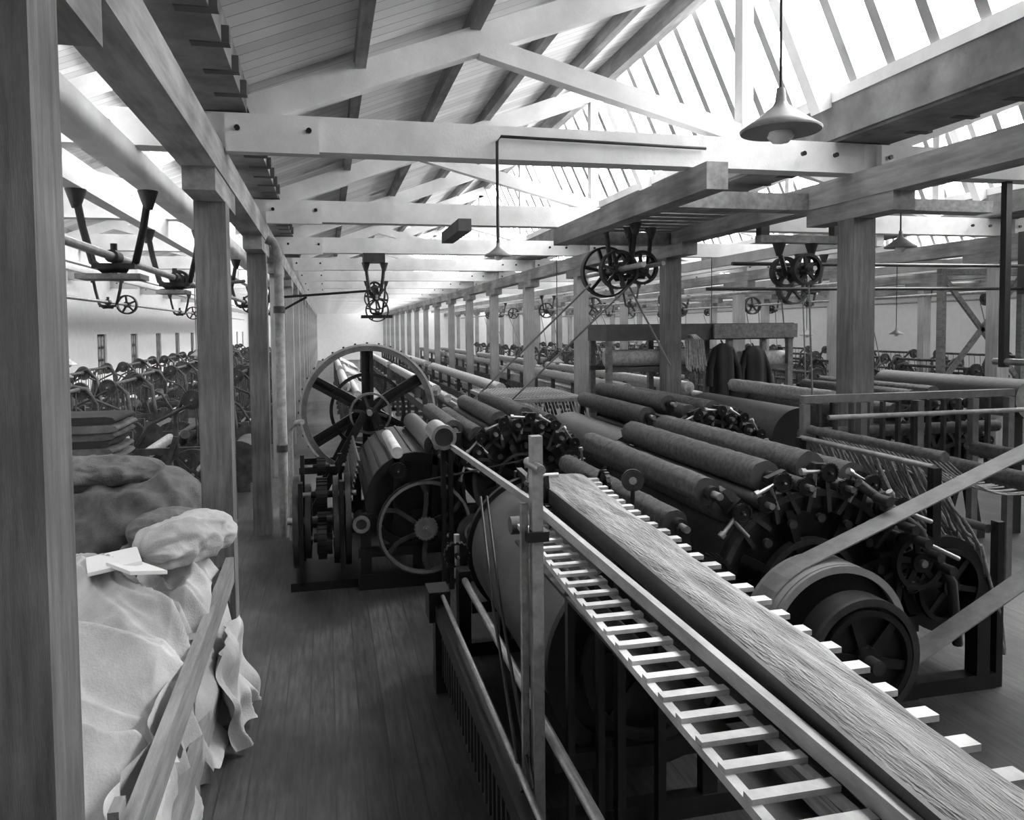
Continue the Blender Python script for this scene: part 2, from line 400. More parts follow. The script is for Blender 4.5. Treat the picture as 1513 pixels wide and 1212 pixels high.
# --- fleece lattice feed (apron)
b=MB()
def apron(y):
    t=(y-1.2)/(4.9-1.2)
    xl=1.21+0.15*t
    return xl, xl+0.25+0.04*t+0.08*max(0,t)**5, 1.37+0.02*math.sin(t*3)
yA,yB=1.1,4.9
def fn(u,v):
    y=yA+(yB-yA)*v; xl,xr,z=apron(y)
    x=xl+(xr-xl)*u
    n=noise.noise(Vector((x*14,y*2.2,0)))*0.014+noise.noise(Vector((x*50,y*10,3)))*0.005
    e=0.03*(1-abs(2*u-1)**4)
    return (x+noise.noise(Vector((0,y*5,u*3)))*0.016,y,z+e+n)
b.grid(fn,30,300,'fleece')
def fn2(u,v):
    xl,xr,z=apron(yB); a=v*pi*0.55
    return (xl+(xr-xl)*u,yB+0.09*math.sin(a),z-0.06+0.09*math.cos(a)+noise.noise(Vector((u*8,v*3,1)))*0.01)
b.grid(fn2,20,10,'fleece')
y=yA
while y<yB:
    xl,xr,z=apron(y)
    j=random.uniform(-0.01,0.01)
    b.box(xl-0.01,xr+0.075+j,y,y+0.05,z-0.03,z-0.012,'slat'); y+=0.14
y=yA
pts_l=[];pts_r=[]
while y<=yB+0.01:
    xl,xr,z=apron(y); pts_l.append((xl-0.02,y,z-0.01)); pts_r.append((xr+0.02,y,z-0.08)); y+=0.38
b.strip(pts_l,0.09,0.015,'iron_grey',side=(0,0,1)); b.strip(pts_r,0.08,0.02,'iron',side=(0,0,1))
b.strip([(p[0]-0.02,p[1],p[2]-0.10) for p in pts_l],0.05,0.02,'iron',side=(0,0,1))
xl,xr,z=apron(yB)
b.cyl((xl-0.03,yB,z-0.09),(xr+0.06,yB,z-0.09),0.06,'dark_timber',20)
b.cyl((xl-0.08,yB,z-0.09),(xr+0.1,yB,z-0.09),0.015,'steel',8)
b.wheel((xl-0.07,yB-0.05,z-0.09),(1,0,0),0.12,0.03,'iron',5)
b.gear((xr+0.12,yB,z-0.05),(1,0,0),0.1,0.03,teeth=18)
b.wheel((xl-0.12,yB-0.35,z-0.02),(1,0,0.3),0.10,0.03,'iron',5); b.gear((xl-0.10,yB-0.6,z-0.1),(1,0,0),0.08,0.03,teeth=16)
b.wheel((xr+0.12,yB-0.5,z+0.07),(0.3,1,0),0.07,0.02,'iron_grey',5); b.cyl((xr+0.12,yB-0.5,z-0.1),(xr+0.12,yB-0.5,z+0.07),0.015,'iron',8)
for dy in (0.1,0.45):
    b.beam((xl-0.04,yB-dy,z-0.15),(xl-0.06,yB-dy,z+0.12),0.03,0.03,'iron'); b.cyl((xl-0.1,yB-dy,z+0.12),(xl+0.02,yB-dy,z+0.12),0.015,'steel',8)
for x in (xl-0.03,xr+0.06): b.box(x-0.02,x+0.02,4.90,4.94,1.20,1.36,'iron')
for yy in (1.5,3.2):
    b.box(1.27,1.31,yy,yy+0.05,0,1.32,'iron'); b.box(1.47,1.51,yy,yy+0.05,0,1.3,'iron')
b.box(1.36,1.42,5.44,5.5,0,1.33,'iron')
b.beam((1.39,5.47,1.33),(1.39,4.9,1.3),0.04,0.05,'iron')
b.build('fleece_feed_apron')

# --- wooden slat lattice (ladder-like)
b=MB()
def lad(y):
    t=(y-1.0)/(4.05-1.0)
    return 0.91+0.11*t,1.135+0.0*t,1.325-0.02*math.sin(t*pi)
y=1.0
while y<4.0:
    xl,xr,z=lad(y); b.box(xl-0.012,xr+0.012,y,y+0.036,z,z+0.015,'slat'); y+=0.125
L1=[];L2=[];y=1.0
while y<4.06: xl,xr,z=lad(y); L1.append((xl,y,z-0.012)); L2.append((xr,y,z-0.012)); y+=0.3
b.strip(L1,0.028,0.025,'slat',side=(1,0,0)); b.strip(L2,0.022,0.02,'slat',side=(1,0,0))
b.box(0.99,1.12,0.98,4.0,1.22,1.235,'iron')
b.beam((1.17,1.0,1.35),(1.165,4.3,1.37),0.03,0.05,'pole')
b.beam((1.165,4.3,1.37),(1.09,6.85,1.33),0.03,0.045,'pole')
b.cyl((0.98,4.07,1.30),(1.20,4.07,1.30),0.05,'dark_timber',16)
for yy in (1.2,3.1): b.box(1.0,1.03,yy,yy+0.04,0,1.25,'iron'); b.box(1.14,1.17,yy,yy+0.04,0,1.3,'iron')
b.box(1.07,1.11,6.82,6.87,0,1.31,'iron')
b.build('slat_lattice_conveyor')

b=MB()
b.box(0.785,0.83,2.88,2.93,0,1.97,'pole'); b.box(0.745,0.772,2.90,2.93,0.0,1.70,'rough_timber')
b.box(0.76,0.85,2.865,2.95,1.55,1.59,'iron'); b.cyl((0.8,2.8,1.85),(0.8,3.0,1.85),0.02,'steel',8)
b.cyl((0.80,2.9,1.9),(1.12,4.2,1.52),0.012,'steel',8)
b.build('upright_post')
b=MB()
b.tube([(0.92,4.6,1.35),(0.82,3.8,0.95),(0.70,2.75,0.62)],0.008,'iron'); b.tube([(0.96,4.6,1.35),(0.86,3.8,0.95),(0.74,2.75,0.62)],0.008,'iron')
b.build('drive_rope')

# --- second row card (centre)
b=MB()
Y0,Y1=7.05,9.1
card_main(b,1.82,0.95,0.48,Y0,Y1,[10,35,60,85,110,135,160],0.085)
b.cyl((0.78,Y0+.05,0.80),(0.78,Y1,0.80),0.44,'sheet_metal',48,cap='iron')
for i in range(24):
    a=2*pi*i/24; b.box(0.78+0.44*math.cos(a)-0.012,0.78+0.44*math.cos(a)+0.012,Y0+.05,Y1,0.80+0.44*math.sin(a)-0.012,0.80+0.44*math.sin(a)+0.012,'iron_grey')
b.ring((0.78,Y0,0.80),(0,1,0),0.38,0.455,0.05,'iron')
b.wheel((0.86,Y0-0.12,0.57),(0,1,0),0.43,0.06,'iron_grey',6,rim=0.025,hub=0.07,spw=0.04,curve=0.5,rm='wheel_rim')
b.gear((0.86,Y0-0.18,0.57),(0,1,0),0.11,0.03,m='wheel_rim',teeth=20)
b.ring((1.32,Y0-0.15,0.50),(0,1,0),0.0,0.17,0.03,'iron_grey',n=32)
b.ring((1.32,Y0-0.17,0.50),(0,1,0),0.08,0.10,0.03,'steel',n=32); b.cyl((1.32,Y0-0.22,0.5),(1.32,Y0,0.5),0.03,'steel')
b.gear((0.62,Y0-0.1,1.1),(0,1,0),0.08,0.03,teeth=16)
belt_loop(b,(0.86,0.57),0.44,(1.82,0.95),0.2,Y0-0.12,0.05,'iron_grey')
worker(b,0.98,1.30,Y0,Y1,0.10,0.001,'sheet_metal'); worker(b,1.20,1.42,Y0+0.2,Y1,0.09,0.003)
b.cyl((0.62,Y0-0.05,1.26),(0.62,Y0+1.2,1.26),0.055,'slat',20)
b.cyl((1.02,6.78,1.42),(1.02,7.3,1.42),0.10,'bright_rim',24,cap='iron_grey'); b.ring((1.02,6.76,1.42),(0,1,0),0.085,0.115,0.03,'steel')
b.box(1.0,1.04,6.80,6.86,0,1.42,'iron')
for y in (Y0,Y1):
    b.box(0.25,1.4,y-0.06,y+0.06,0,0.14,'iron'); b.box(0.25,1.4,y-0.05,y+0.05,0.3,0.38,'iron')
    for x in (0.32,0.8,1.2): b.box(x-0.05,x+0.05,y-0.04,y+0.04,0.1,0.7,'iron')
    b.beam((0.98,y,1.3),(0.95,y,0.6),0.05,0.05,'iron',up=(0,1,0)); b.beam((0.62,y,1.26),(0.6,y,0.6),0.05,0.05,'iron',up=(0,1,0)); b.beam((1.2,y,1.42),(1.25,y,0.6),0.05,0.05,'iron',up=(0,1,0))
b.box(-0.36,0.26,7.1,7.85,0,0.08,'iron')
for x,Rg in ((-0.31,0.44),(-0.20,0.36),(0.06,0.42),(0.17,0.44)):
    b.ring((x,7.5,0.56),(1,0,0),Rg-0.07,Rg,0.05,'iron_grey',n=48); b.ring((x,7.5,0.56),(1,0,0),0.05,0.12,0.07,'iron',n=24)
    for i in range(5):
        a=i*2*pi/5+x*5; b.beam((x,7.5,0.56),(x,7.5+math.cos(a)*(Rg-0.03),0.56+math.sin(a)*(Rg-0.03)),0.03,0.06,'iron',up=(1,0,0))
for i in range(5): b.cyl((-0.12,7.22+0.14*i,0.4+0.1*(i%2)),(0.02,7.22+0.14*i,0.4+0.1*(i%2)),0.10,'iron',16)
b.gear((-0.07,7.3,0.85),(1,0,0),0.16,0.10,teeth=22); b.gear((-0.07,7.25,0.45),(1,0,0),0.2,0.08,teeth=26); b.gear((-0.07,7.4,1.1),(1,0,0),0.09,0.08,teeth=14)
b.cyl((-0.4,7.5,0.56),(0.3,7.5,0.56),0.035,'steel'); b.cyl((-0.35,7.3,0.85),(0.25,7.3,0.85),0.025,'steel')
for x in (-0.26,0.11): b.box(x-0.02,x+0.02,7.1,7.2,0.05,1.0,'iron'); b.box(x-0.02,x+0.02,7.78,7.84,0.05,1.15,'iron')
b.cyl((0.28,6.98,0.62),(0.28,7.3,0.62),0.06,'iron_grey'); b.ring((0.28,6.97,0.62),(0,1,0),0.05,0.08,0.02,'steel')
for i in range(9):
    b.cyl((0.18+0.012*i,7.25,0.75+0.05*i),(0.18+0.012*i,9.0,0.75+0.05*i),0.015,'iron_grey',8)
b.build('carding_machine')

b=MB()
card_main(b,3.82,0.95,0.48,Y0,Y1,[10,35,60,85,110,135,160],0.085)
b.cyl((2.98,Y0,1.02),(2.98,Y1,1.02),0.32,'card_cloth',44,cap='iron'); b.ring((2.98,Y0-0.02,1.02),(0,1,0),0.26,0.33,0.05,'iron')
b.box(2.6,3.35,Y0-0.05,Y0+0.05,0,0.7,'iron'); b.box(2.6,3.35,Y1-0.05,Y1+0.05,0,0.7,'iron')
b.cyl((4.85,Y0,1.20),(4.85,Y1,1.20),0.33,'card_cloth',44,cap='iron'); b.box(4.5,5.2,Y0-0.05,Y0+0.05,0,0.9,'iron'); b.box(4.5,5.2,Y1-0.1,Y1,0,0.9,'iron')
worker(b,3.15,1.50,Y0,Y1,0.09); worker(b,3.38,1.62,Y0,Y1,0.085)
for x,z in ((3.15,1.5),(3.38,1.62)): b.beam((x,Y0,z),(x-0.05,Y0,0.7),0.05,0.05,'iron',up=(0,1,0)); b.beam((x,Y1,z),(x-0.05,Y1,0.7),0.05,0.05,'iron',up=(0,1,0))
b.wheel((3.82,Y0-0.2,0.95),(0,1,0),0.3,0.08,'iron',6,rm='steel')
b.tube([(3.0,Y0-0.1,1.32),(3.3,Y0-0.1,1.38),(3.5,Y0-0.1,1.5)],0.02,'iron_grey')
b.build('carding_machine')
b=MB()
card_main(b,6.5,1.0,0.5,Y0,Y1,[10,35,60,85,110,135,160],0.09)
b.cyl((5.6,Y0,1.42),(5.6,Y1,1.42),0.12,'wool',24,fuzz=0.006,seg=30); b.cyl((5.6,Y0,1.0),(5.6,Y1,1.0),0.18,'card_cloth',24); b.cyl((5.25,Y0,1.62),(5.25,Y1,1.62),0.08,'yarn',24,fuzz=0.006,seg=30)
b.box(5.2,5.7,Y0-0.05,Y0,0,1.6,'iron'); b.box(5.2,5.7,Y1,Y1+0.05,0,1.6,'iron')
b.cyl((7.6,Y0-0.2,1.55),(7.6,Y1,1.55),0.22,'card_cloth',32,cap='steel'); b.box(7.5,7.7,Y0,Y0+0.06,0,1.4,'iron'); b.box(7.5,7.7,Y1-0.1,Y1-0.04,0,1.4,'iron')
b.build('carding_machine')

# --- condenser with rovings (right edge)
b=MB()
yf=5.42
b.box(3.74,5.8,yf-0.03,yf+0.03,1.77,1.83,'wheel_rim'); b.box(3.74,5.8,yf-0.03,yf+0.03,1.12,1.18,'iron_grey')
for x in (3.77,4.3,4.85,5.4,5.77): b.box(x-0.03,x+0.03,yf-0.03,yf+0.03,(0 if x>4.25 else 1.03),1.76,'wheel_rim')
for i in range(12):
    x=3.9+i*0.15; b.box(x-0.012,x+0.012,yf-0.02,yf+0.02,1.2,1.76,'iron_grey')
b.cyl((3.8,yf+0.1,1.5),(5.75,yf+0.1,1.5),0.05,'wool',14); 
b.cyl((3.9,yf-0.12,1.66),(5.9,yf-0.12,1.66),0.02,'pole',12)
for x,z,r in ((4.75,1.30,0.06),(5.0,1.2,0.08),(5.3,1.35,0.06)):
    b.cyl((x,4.1,z),(x,5.3,z),r,'wool',16,fuzz=0.004,seg=20); b.cyl((x,4.0,z),(x,5.36,z),0.015,'steel',8)
b.box(4.65,5.4,4.0,4.06,1.05,1.12,'iron'); b.box(4.7,4.76,4.0,4.06,0,1.3,'iron'); b.box(5.3,5.36,4.0,4.06,0,1.35,'iron')
b.cyl((3.70,4.0,1.50),(3.70,5.36,1.50),0.02,'steel',10); b.box(3.67,3.73,3.97,4.02,1.0,1.5,'iron'); b.box(3.67,3.73,5.34,5.39,1.0,1.5,'iron')
b.cyl((3.78,4.0,1.56),(3.78,5.36,1.56),0.035,'wool',14,fuzz=0.004,seg=20)
b.cyl((4.22,4.1,1.05),(4.22,5.36,1.05),0.03,'card_cloth',12); b.box(4.26,4.31,4.06,4.12,0,1.1,'iron')
for i in range(56):
    y=4.02+i*0.0238; j=random.uniform(-0.03,0.03); rr=0.006+random.random()*0.008
    pts=[]
    for k in range(12):
        t=k/11
        pts.append((3.71+0.42*t+0.06*math.sin(t*pi)+j*math.sin(t*5),y+j*math.sin(t*4+i)+0.05*t,1.50-0.55*t-0.12*math.sin(t*pi)+0.025*math.sin(t*pi*3)*(1 if i%2 else -1)))
    b.tube(pts,rr,'roving',5)
    pts=[(4.14+0.22*t+j*math.sin(t*6),y+0.05+j*math.sin(t*5+i),0.95-0.75*t) for t in [k/7 for k in range(8)]]
    b.tube(pts,rr,'roving',5)
    if i%2:
        pts=[(3.80+0.7*t,y+j*t,1.56-0.28*t-0.10*math.sin(t*pi)) for t in [k/8 for k in range(9)]]
        b.tube(pts,0.006,'roving',5)
b.build('roving_condenser')

# --- big flywheel on stand
b=MB()
wc=(0.50,9.75,1.38); R=0.84
b.ring(wc,(0,1,0),R-0.025,R,0.24,'bright_rim',n=72)
b.ring((wc[0],wc[1]-0.1,wc[2]),(0,1,0),R-0.085,R-0.02,0.04,'wheel_rim',n=72)
b.ring((wc[0],wc[1]-0.12,wc[2]),(0,1,0),R-0.02,R+0.006,0.02,'slat',n=72)
for i in range(6):
    a=pi/2+i*pi/3
    for o in (-0.05,0.05):
        px,pz=-math.sin(a)*o,math.cos(a)*o
        b.beam((wc[0]+px,wc[1],wc[2]+pz),(wc[0]+math.cos(a)*(R-0.03)+px,wc[1],wc[2]+math.sin(a)*(R-0.03)+pz),0.045,0.12,'iron',up=(0,1,0))
    b.beam((wc[0],wc[1]+0.02,wc[2]),(wc[0]+math.cos(a)*(R-0.03),wc[1]+0.02,wc[2]+math.sin(a)*(R-0.03)),0.10,0.03,'iron',up=(0,1,0))
b.ring(wc,(0,1,0),R*0.52,R*0.57,0.05,'iron',n=40)
b.cyl((wc[0],wc[1]-0.1,wc[2]),(wc[0],wc[1]+0.1,wc[2]),0.15,'iron',20)
b.wheel((wc[0]+0.02,wc[1]-0.22,wc[2]-0.02),(0,1,0),0.26,0.08,'iron_grey',6,rim=0.025,hub=0.07,rm='wheel_rim')
b.cyl((wc[0],wc[1]-0.4,wc[2]),(wc[0],wc[1]+0.5,wc[2]),0.035,'steel')
for y in (wc[1]-0.32,wc[1]+0.35):
    b.beam((wc[0]-0.8,y,0),(wc[0]-0.05,y,wc[2]),0.09,0.06,'iron',up=(0,1,0)); b.beam((wc[0]+0.8,y,0),(wc[0]+0.05,y,wc[2]),0.09,0.06,'iron',up=(0,1,0))
    b.box(wc[0]-0.85,wc[0]+0.85,y-0.04,y+0.04,0.66,0.74,'iron'); b.box(wc[0]-0.85,wc[0]+0.85,y-0.04,y+0.04,0,0.08,'iron')
for i in range(36):
    a=2*pi*i/36
    b.cyl((wc[0]+(R-0.005)*math.cos(a),wc[1]-0.06,wc[2]+(R-0.005)*math.sin(a)),(wc[0]+(R+0.022)*math.cos(a),wc[1]-0.06,wc[2]+(R+0.022)*math.sin(a)),0.015,'iron',6)
b.build('flywheel')

# ---------------------------------------------------------------- hanging deck and shafting, centre-right
b=MB()
b.box(2.86,3.04,5.35,9.35,3.45,3.66,'beam_timber')
b.build('shaft_support_beam')
b=MB()
for i in range(8):
    y=7.0+i*0.26; b.box(3.05,4.30,y,y+0.2,3.60,3.65,'beam_timber')
b.box(3.05,4.33,6.2,6.4,3.45,3.6,'beam_timber'); b.box(3.05,4.33,9.05,9.25,3.45,3.6,'beam_timber')
b.build('shaft_support_deck')
def hanger(b,x,y,z,zt,w=0.25,ax=(0,1,0),m='iron'):
    for s in (-1,1):
        b.tube([(x+s*w,y,zt),(x+s*w*0.95,y,zt-0.12),(x+s*w*0.85,y,zt-(zt-z)*0.55),(x+s*w*0.6,y,z-0.04),(x+s*w*0.3,y,z-0.10),(x,y,z-0.09)],0.028,m,8)
        b.cyl((x+s*w,y,zt-0.14),(x+s*w,y,zt),0.03,'iron_grey',10,r2=0.075)
    b.box(x-w*0.6,x+w*0.6,y-0.04,y+0.04,z-0.09,z-0.05,m); b.cyl((x,y-0.08,z),(x,y+0.08,z),0.05,m,12); b.cyl((x,y,z+0.04),(x,y,z+0.1),0.025,m,8)
def runners(b,x,y0,y1,z0,z1,w=0.25):
    for s in (-1,1): b.box(x+s*w-0.06,x+s*w+0.06,y0,y1,z0,z1,'whitewash')
b=MB(); runners(b,-1.55,-1.5,40,3.47,3.67)
for y in (6.25,8.6,12.0,15.6,19.2,22.8,26.4): hanger(b,-1.55,y,2.97,3.47)
b.cyl((-1.55,5.0,2.97),(-1.55,34,2.97),0.03,'steel',12)
for y,r in ((8.9,0.10),(11.2,0.16),(17,0.2),(25,0.2)): b.wheel((-1.55,y,2.97),(0,1,0),r,0.12,'iron',5)
b.box(-1.80,-1.35,6.15,6.45,2.80,2.84,'rough_timber'); b.box(-1.72,-1.42,8.5,8.8,2.80,2.84,'rough_timber')
b.tube([(-1.55,6.25,2.9),(-1.55,6.25,2.80)],0.02,'iron'); b.tube([(-1.55,8.6,2.9),(-1.55,8.6,2.80)],0.02,'iron')
b.cyl((-2.2,11.2,2.97),(-0.95,9.6,3.0),0.02,'iron')
b.build('line_shaft')
b=MB(); runners(b,-4.0,-1.5,50,3.47,3.67)
for y in (9.0,15.6,22.8): hanger(b,-4.0,y,2.97,3.47)
b.cyl((-4.0,8,2.97),(-4.0,40,2.97),0.03,'steel',12)
for y in (10.5,17,25): b.wheel((-4.0,y,2.97),(0,1,0),0.2,0.12,'iron',5)
b.build('line_shaft')
b=MB()
hanger(b,3.33,8.25,3.05,3.60,0.18)
b.wheel((3.24,8.5,3.05),(0,1,0),0.30,0.10,'iron',6,rim=0.025); b.wheel((3.24,8.1,3.05),(0,1,0),0.22,0.10,'iron',6,rim=0.02)
b.cyl((3.24,7.4,3.05),(3.24,9.1,3.05),0.03,'steel'); b.wheel((3.65,8.4,3.1),(0,1,0),0.2,0.08,'iron',5)
b.cyl((3.65,7.8,3.1),(3.65,8.9,3.1),0.025,'steel'); hanger(b,3.72,8.6,3.1,3.60,0.14)
b.build('overhead_pulley')
b=MB()
b.tube([(2.98,8.3,2.9),(1.75,9.4,1.45)],0.012,'rope'); b.tube([(3.48,8.3,2.9),(2.25,9.5,1.4)],0.012,'rope'); b.tube([(3.5,8.5,2.95),(4.35,9.1,1.9)],0.012,'rope')
b.build('overhead_drive_rope')
b=MB()
b.box(4.6,5.6,7.4,7.52,3.30,3.38,'beam_timber'); b.box(4.6,4.7,7.4,7.5,3.38,3.67,'iron'); b.box(5.5,5.6,7.4,7.5,3.38,3.67,'iron')
b.box(4.57,7.5,7.3,7.55,3.67,3.8,'beam_timber')
hanger(b,5.05,7.45,3.0,3.30,0.2); b.wheel((5.05,7.25,3.0),(0,1,0),0.17,0.08,'iron',5); b.wheel((5.05,7.65,3.0),(0,1,0),0.17,0.08,'iron_grey',5)
b.cyl((5.05,7.1,3.0),(5.05,7.9,3.0),0.025,'steel')
b.tube([(5.08,7.25,2.85),(5.1,7.2,1.6)],0.01,'rope')
b.build('overhead_pulley')
b=MB()
for z,y in ((3.12,8.0),(2.86,8.6)):
    b.cyl((4.6,y,z),(RIGHT-1,y+0.4,z+0.05),0.022,'iron_grey',10)
for x in (9.5,14.7): b.box(x-0.03,x+0.03,8.0,8.8,2.8,3.67,'iron')
b.build('transverse_shaft')
b=MB()
b.box(0.62,0.98,12.75,13.05,3.52,3.67,'iron_grey')
hanger(b,0.82,12.9,3.05,3.52,0.15); b.wheel((0.82,12.7,2.92),(0,1,0),0.2,0.06,'iron_grey',6,rim=0.02); b.wheel((0.82,13.1,3.1),(0,1,0),0.12,0.1,'iron',5)
b.cyl((0.82,12.5,2.95),(0.82,13.3,2.95),0.02,'steel'); b.cyl((-0.66,12.9,2.95),(0.7,12.9,3.05),0.02,'iron'); b.cyl((-0.66,12.9,2.75),(-0.3,12.9,2.95),0.02,'iron')
b.build('overhead_pulley')
b=MB(); 
hanger(b,1.3,20.1,2.9,3.67,0.25); b.wheel((1.3,19.9,2.9),(0,1,0),0.3,0.2,'iron',5); b.cyl((1.3,19.6,2.9),(1.3,20.6,2.9),0.03,'steel')
b.box(0.9,1.7,19.9,20.3,2.7,2.78,'iron')
b.build('overhead_pulley')
for X in (7.4,12.4,16):
    b=MB(); runners(b,X,9.3,52,3.5,3.67)
    for y in [10.5+7.2*i for i in range(4)]: hanger(b,X,y,3.0,3.5,0.22,m='haze_iron')
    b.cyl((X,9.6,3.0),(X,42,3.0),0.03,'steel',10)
    for i in range(6): b.wheel((X,11+i*4.7,3.0),(0,1,0),random.choice((0.16,0.22,0.26)),0.14,'haze_iron',5)
    for i in range(6):
        y=11+i*4.7; b.tube([(X+0.2,y,2.9),(X+random.uniform(0.3,0.9),y+0.2,1.4)],0.012,'leather'); b.tube([(X-0.2,y,2.9),(X+random.uniform(0,0.5),y+0.2,1.4)],0.012,'leather')
    b.build('line_shaft')
b=MB(); b.box(1.5,1.65,8.6,9.9,3.52,3.66,'dark_timber'); b.build('tie_beam_packing_timber')

# ---------------------------------------------------------------- lamps
def lamp(x,y,z,r,ztop,conduit=None):
    b=MB()
    b.loft([(x,y,z,r*0.98,r*0.98),(x,y,z+0.012,r,r),(x,y,z+r*0.25,r*0.72,r*0.72),(x,y,z+r*0.48,r*0.42,r*0.42),(x,y,z+r*0.66,r*0.2,r*0.2),(x,y,z+r*0.78,r*0.14,r*0.14),(x,y,z+r*1.1,r*0.10,r*0.10)],'shade',32)
    b.loft([(x,y,z-r*0.30,r*0.03,r*0.03),(x,y,z-r*0.26,r*0.2,r*0.2),(x,y,z-r*0.12,r*0.33,r*0.33),(x,y,z+0.02,r*0.25,r*0.25)],'bulb',20)
    if conduit: b.tube([(x,y,z+r*0.9),(x,y,ztop-0.04),(x+0.03,y,ztop),(x+conduit,y,ztop-0.02)],0.012,'iron_grey')
    else: b.cyl((x,y,z+r*0.9),(x,y,ztop),0.007,'iron')
    b.build('pendant_lamp')
def roofz(x):
    k=math.floor((x-X0)/P); r=x-X0-k*P
    return slope(r) if r<rx else 3.0
lamp(2.27,3.48,3.38,0.20,roofz(2.27))
lamp(1.27,5.57,2.94,0.10,3.83,1.7)
lamp(5.15,6.0,3.10,0.14,roofz(5.15))
lamp(4.0,12.9,1.78,0.12,3.67)
for (x,y,z) in ((-2.9,9.3,1.9),(-3.9,12.9,1.9),(-2.6,16.5,1.9),(7.0,12.9,2.2),(9,12.9,2.2),(11,12.9,2.2)):
    lamp(x,y,z,0.13,3.67)

# ---------------------------------------------------------------- pipes
b=MB()
b.tube([(-0.52,9.05,0),(-0.52,9.05,3.28),(-0.56,9.05,3.4),(-0.64,9.05,3.44)],0.05,'beam_timber',14)
for z in (1.0,2.6): b.cyl((-0.52,9.05,z),(-0.52,9.05,z+0.08),0.065,'iron_grey',14)
b.build('drain_pipe')
b=MB()
b.tube([(-0.42,8.9,0.0),(-0.42,8.9,1.25),(-0.35,8.9,1.35),(-0.28,8.7,1.38)],0.03,'pole',12)
b.build('steam_pipe')
b=MB()
b.tube([(-2.1,5.7,0.0),(-2.1,5.7,3.66)],0.02,'iron_grey'); b.build('service_pipe')

# ---------------------------------------------------------------- bin with cloth
b=MB()
b.beam((-0.66,2.55,0.72),(-0.66,5.30,0.80),0.05,0.17,'rough_timber')
b.beam((-0.66,2.55,0.28),(-0.66,5.30,0.36),0.05,0.17,'rough_timber')
for y in (2.6,4.0,5.2): b.box(-0.72,-0.685,y,y+0.09,0,0.85,'rough_timber')
b.box(-2.0,-0.69,2.55,5.3,0.06,0.1,'rough_timber'); b.box(-2.02,-1.97,2.55,5.3,0,0.8,'rough_timber')
b.box(-1.97,-0.7,5.27,5.32,0.1,0.7,'rough_timber')
for x in (-1.9,-0.8): b.box(x-0.04,x+0.04,2.6,5.2,0,0.06,'rough_timber')
b.build('wooden_bin')
def ridge(p):
    return (1-min(1,abs(noise.noise(p))*2.2))
def folds(x,y,seed):
    w=Vector((noise.noise(Vector((x*0.9,y*0.9,seed))),noise.noise(Vector((x*0.9+9,y*0.9,seed))),0))
    al=x*0.62-y*0.78; ac=x*0.78+y*0.62
    p=Vector((al*0.8,ac*2.2,seed))+w*1.3
    q=Vector((al*1.3,ac*4.6,seed+4))+w*2.4
    r=Vector((al*3.0,ac*9,seed+9))+w*3
    return ridge(p)**1.4*0.20+ridge(q)**1.7*0.11+ridge(r)**2*0.025
b=MB()
def heap(u,v):
    x=-1.95+1.27*u; y=2.62+2.62*v
    ev=min(1,min(v,1-v)*8)
    base=0.66+0.14*math.sin(u*pi)+0.16*v-0.15*(1-v)+0.14*noise.noise(Vector((x*1.7,y*1.5,2)))
    f=folds(x,y,3.0)
    z=base+f
    z-= (1-ev)**2*0.35
    if u>0.9: z-=(u-0.9)*1.2
    return (x+(folds(y,x,8)-0.1)*0.2,y+(f-0.1)*0.30,z)
b.grid(heap,150,300,'cloth')
def hang(u,v,y0,y1,x0,zt,zb,seed):
    y=y0+(y1-y0)*u+0.02*math.sin(v*6+seed)
    zb2=zb+0.10*noise.noise(Vector((u*6,seed,0)))
    z=zt+(zb2-zt)*v
    f=ridge(Vector((u*5+0.4*math.sin(v*3),v*0.8,seed)))
    x=x0+0.09*f*(0.3+0.7*v)+0.015*math.sin(u*30+seed+v*2)*v+0.08*v+0.07*noise.noise(Vector((u*4,v*3,seed)))
    return (x,y,z)
b.grid(lambda u,v:hang(u,v,3.9,5.2,-0.74,0.80,0.10,1),140,40,'cloth')
b.grid(lambda u,v:hang(u,v,2.6,4.0,-0.76,0.80,0.10,4),140,40,'cloth')
b.grid(lambda u,v:hang(u,v,4.3,5.0,-0.62,0.62,0.06,2),80,40,'cloth')
b.build('cloth_heap')
def bag(name,c,L,r,ang,mt,squash=0.75,seed=0,tilt=0,rg=0.11,px=3.2):
    b=MB(); n=64; segs=64; vs=[]
    ca,sa=math.cos(ang),math.sin(ang)
    for j in range(segs+1):
        t=j/segs; s=2*t-1; rr=r*(max(0,1-abs(s)**px))**0.5+0.004
        for i in range(n):
            th=2*pi*i/n
            q=rr*(0.92+0.25*noise.noise(Vector((math.cos(th)*1.2,math.sin(th)*1.2,t*3+seed)))+rg*ridge(Vector((math.cos(th)*1.4+t*2,math.sin(th)*1.4,t*3+seed)))+rg*0.5*ridge(Vector((math.cos(th)*3+t*3,math.sin(th)*3,t*8+seed))))
            sq=math.sin(th); cq=math.cos(th)
            lx=s*L/2; ly=q*(abs(cq)**0.8)*(1 if cq>0 else -1); lz=q*sq*squash
            lz=max(lz,-r*squash*0.85)
            lz+=lx*math.sin(tilt)
            vs.append((c[0]+lx*ca-ly*sa,c[1]+lx*sa+ly*ca,c[2]+lz))
    fs=[(j*n+i,j*n+(i+1)%n,(j+1)*n+(i+1)%n,(j+1)*n+i) for j in range(segs) for i in range(n)]
    b.add(vs,fs,mt,True); return b.build(name)
bag('rolled_blanket',(-0.86,4.95,1.12),0.75,0.17,math.radians(60),'cloth',0.75,1,0,0.2)
bag('cloth_sack',(-1.75,7.3,0.52),1.5,0.62,0.25,'sackcloth',0.9,3,0,0.20,2.4)
bag('cloth_sack',(-2.0,7.4,1.12),1.1,0.28,0.1,'sackcloth',0.55,5,0,0.2,3)
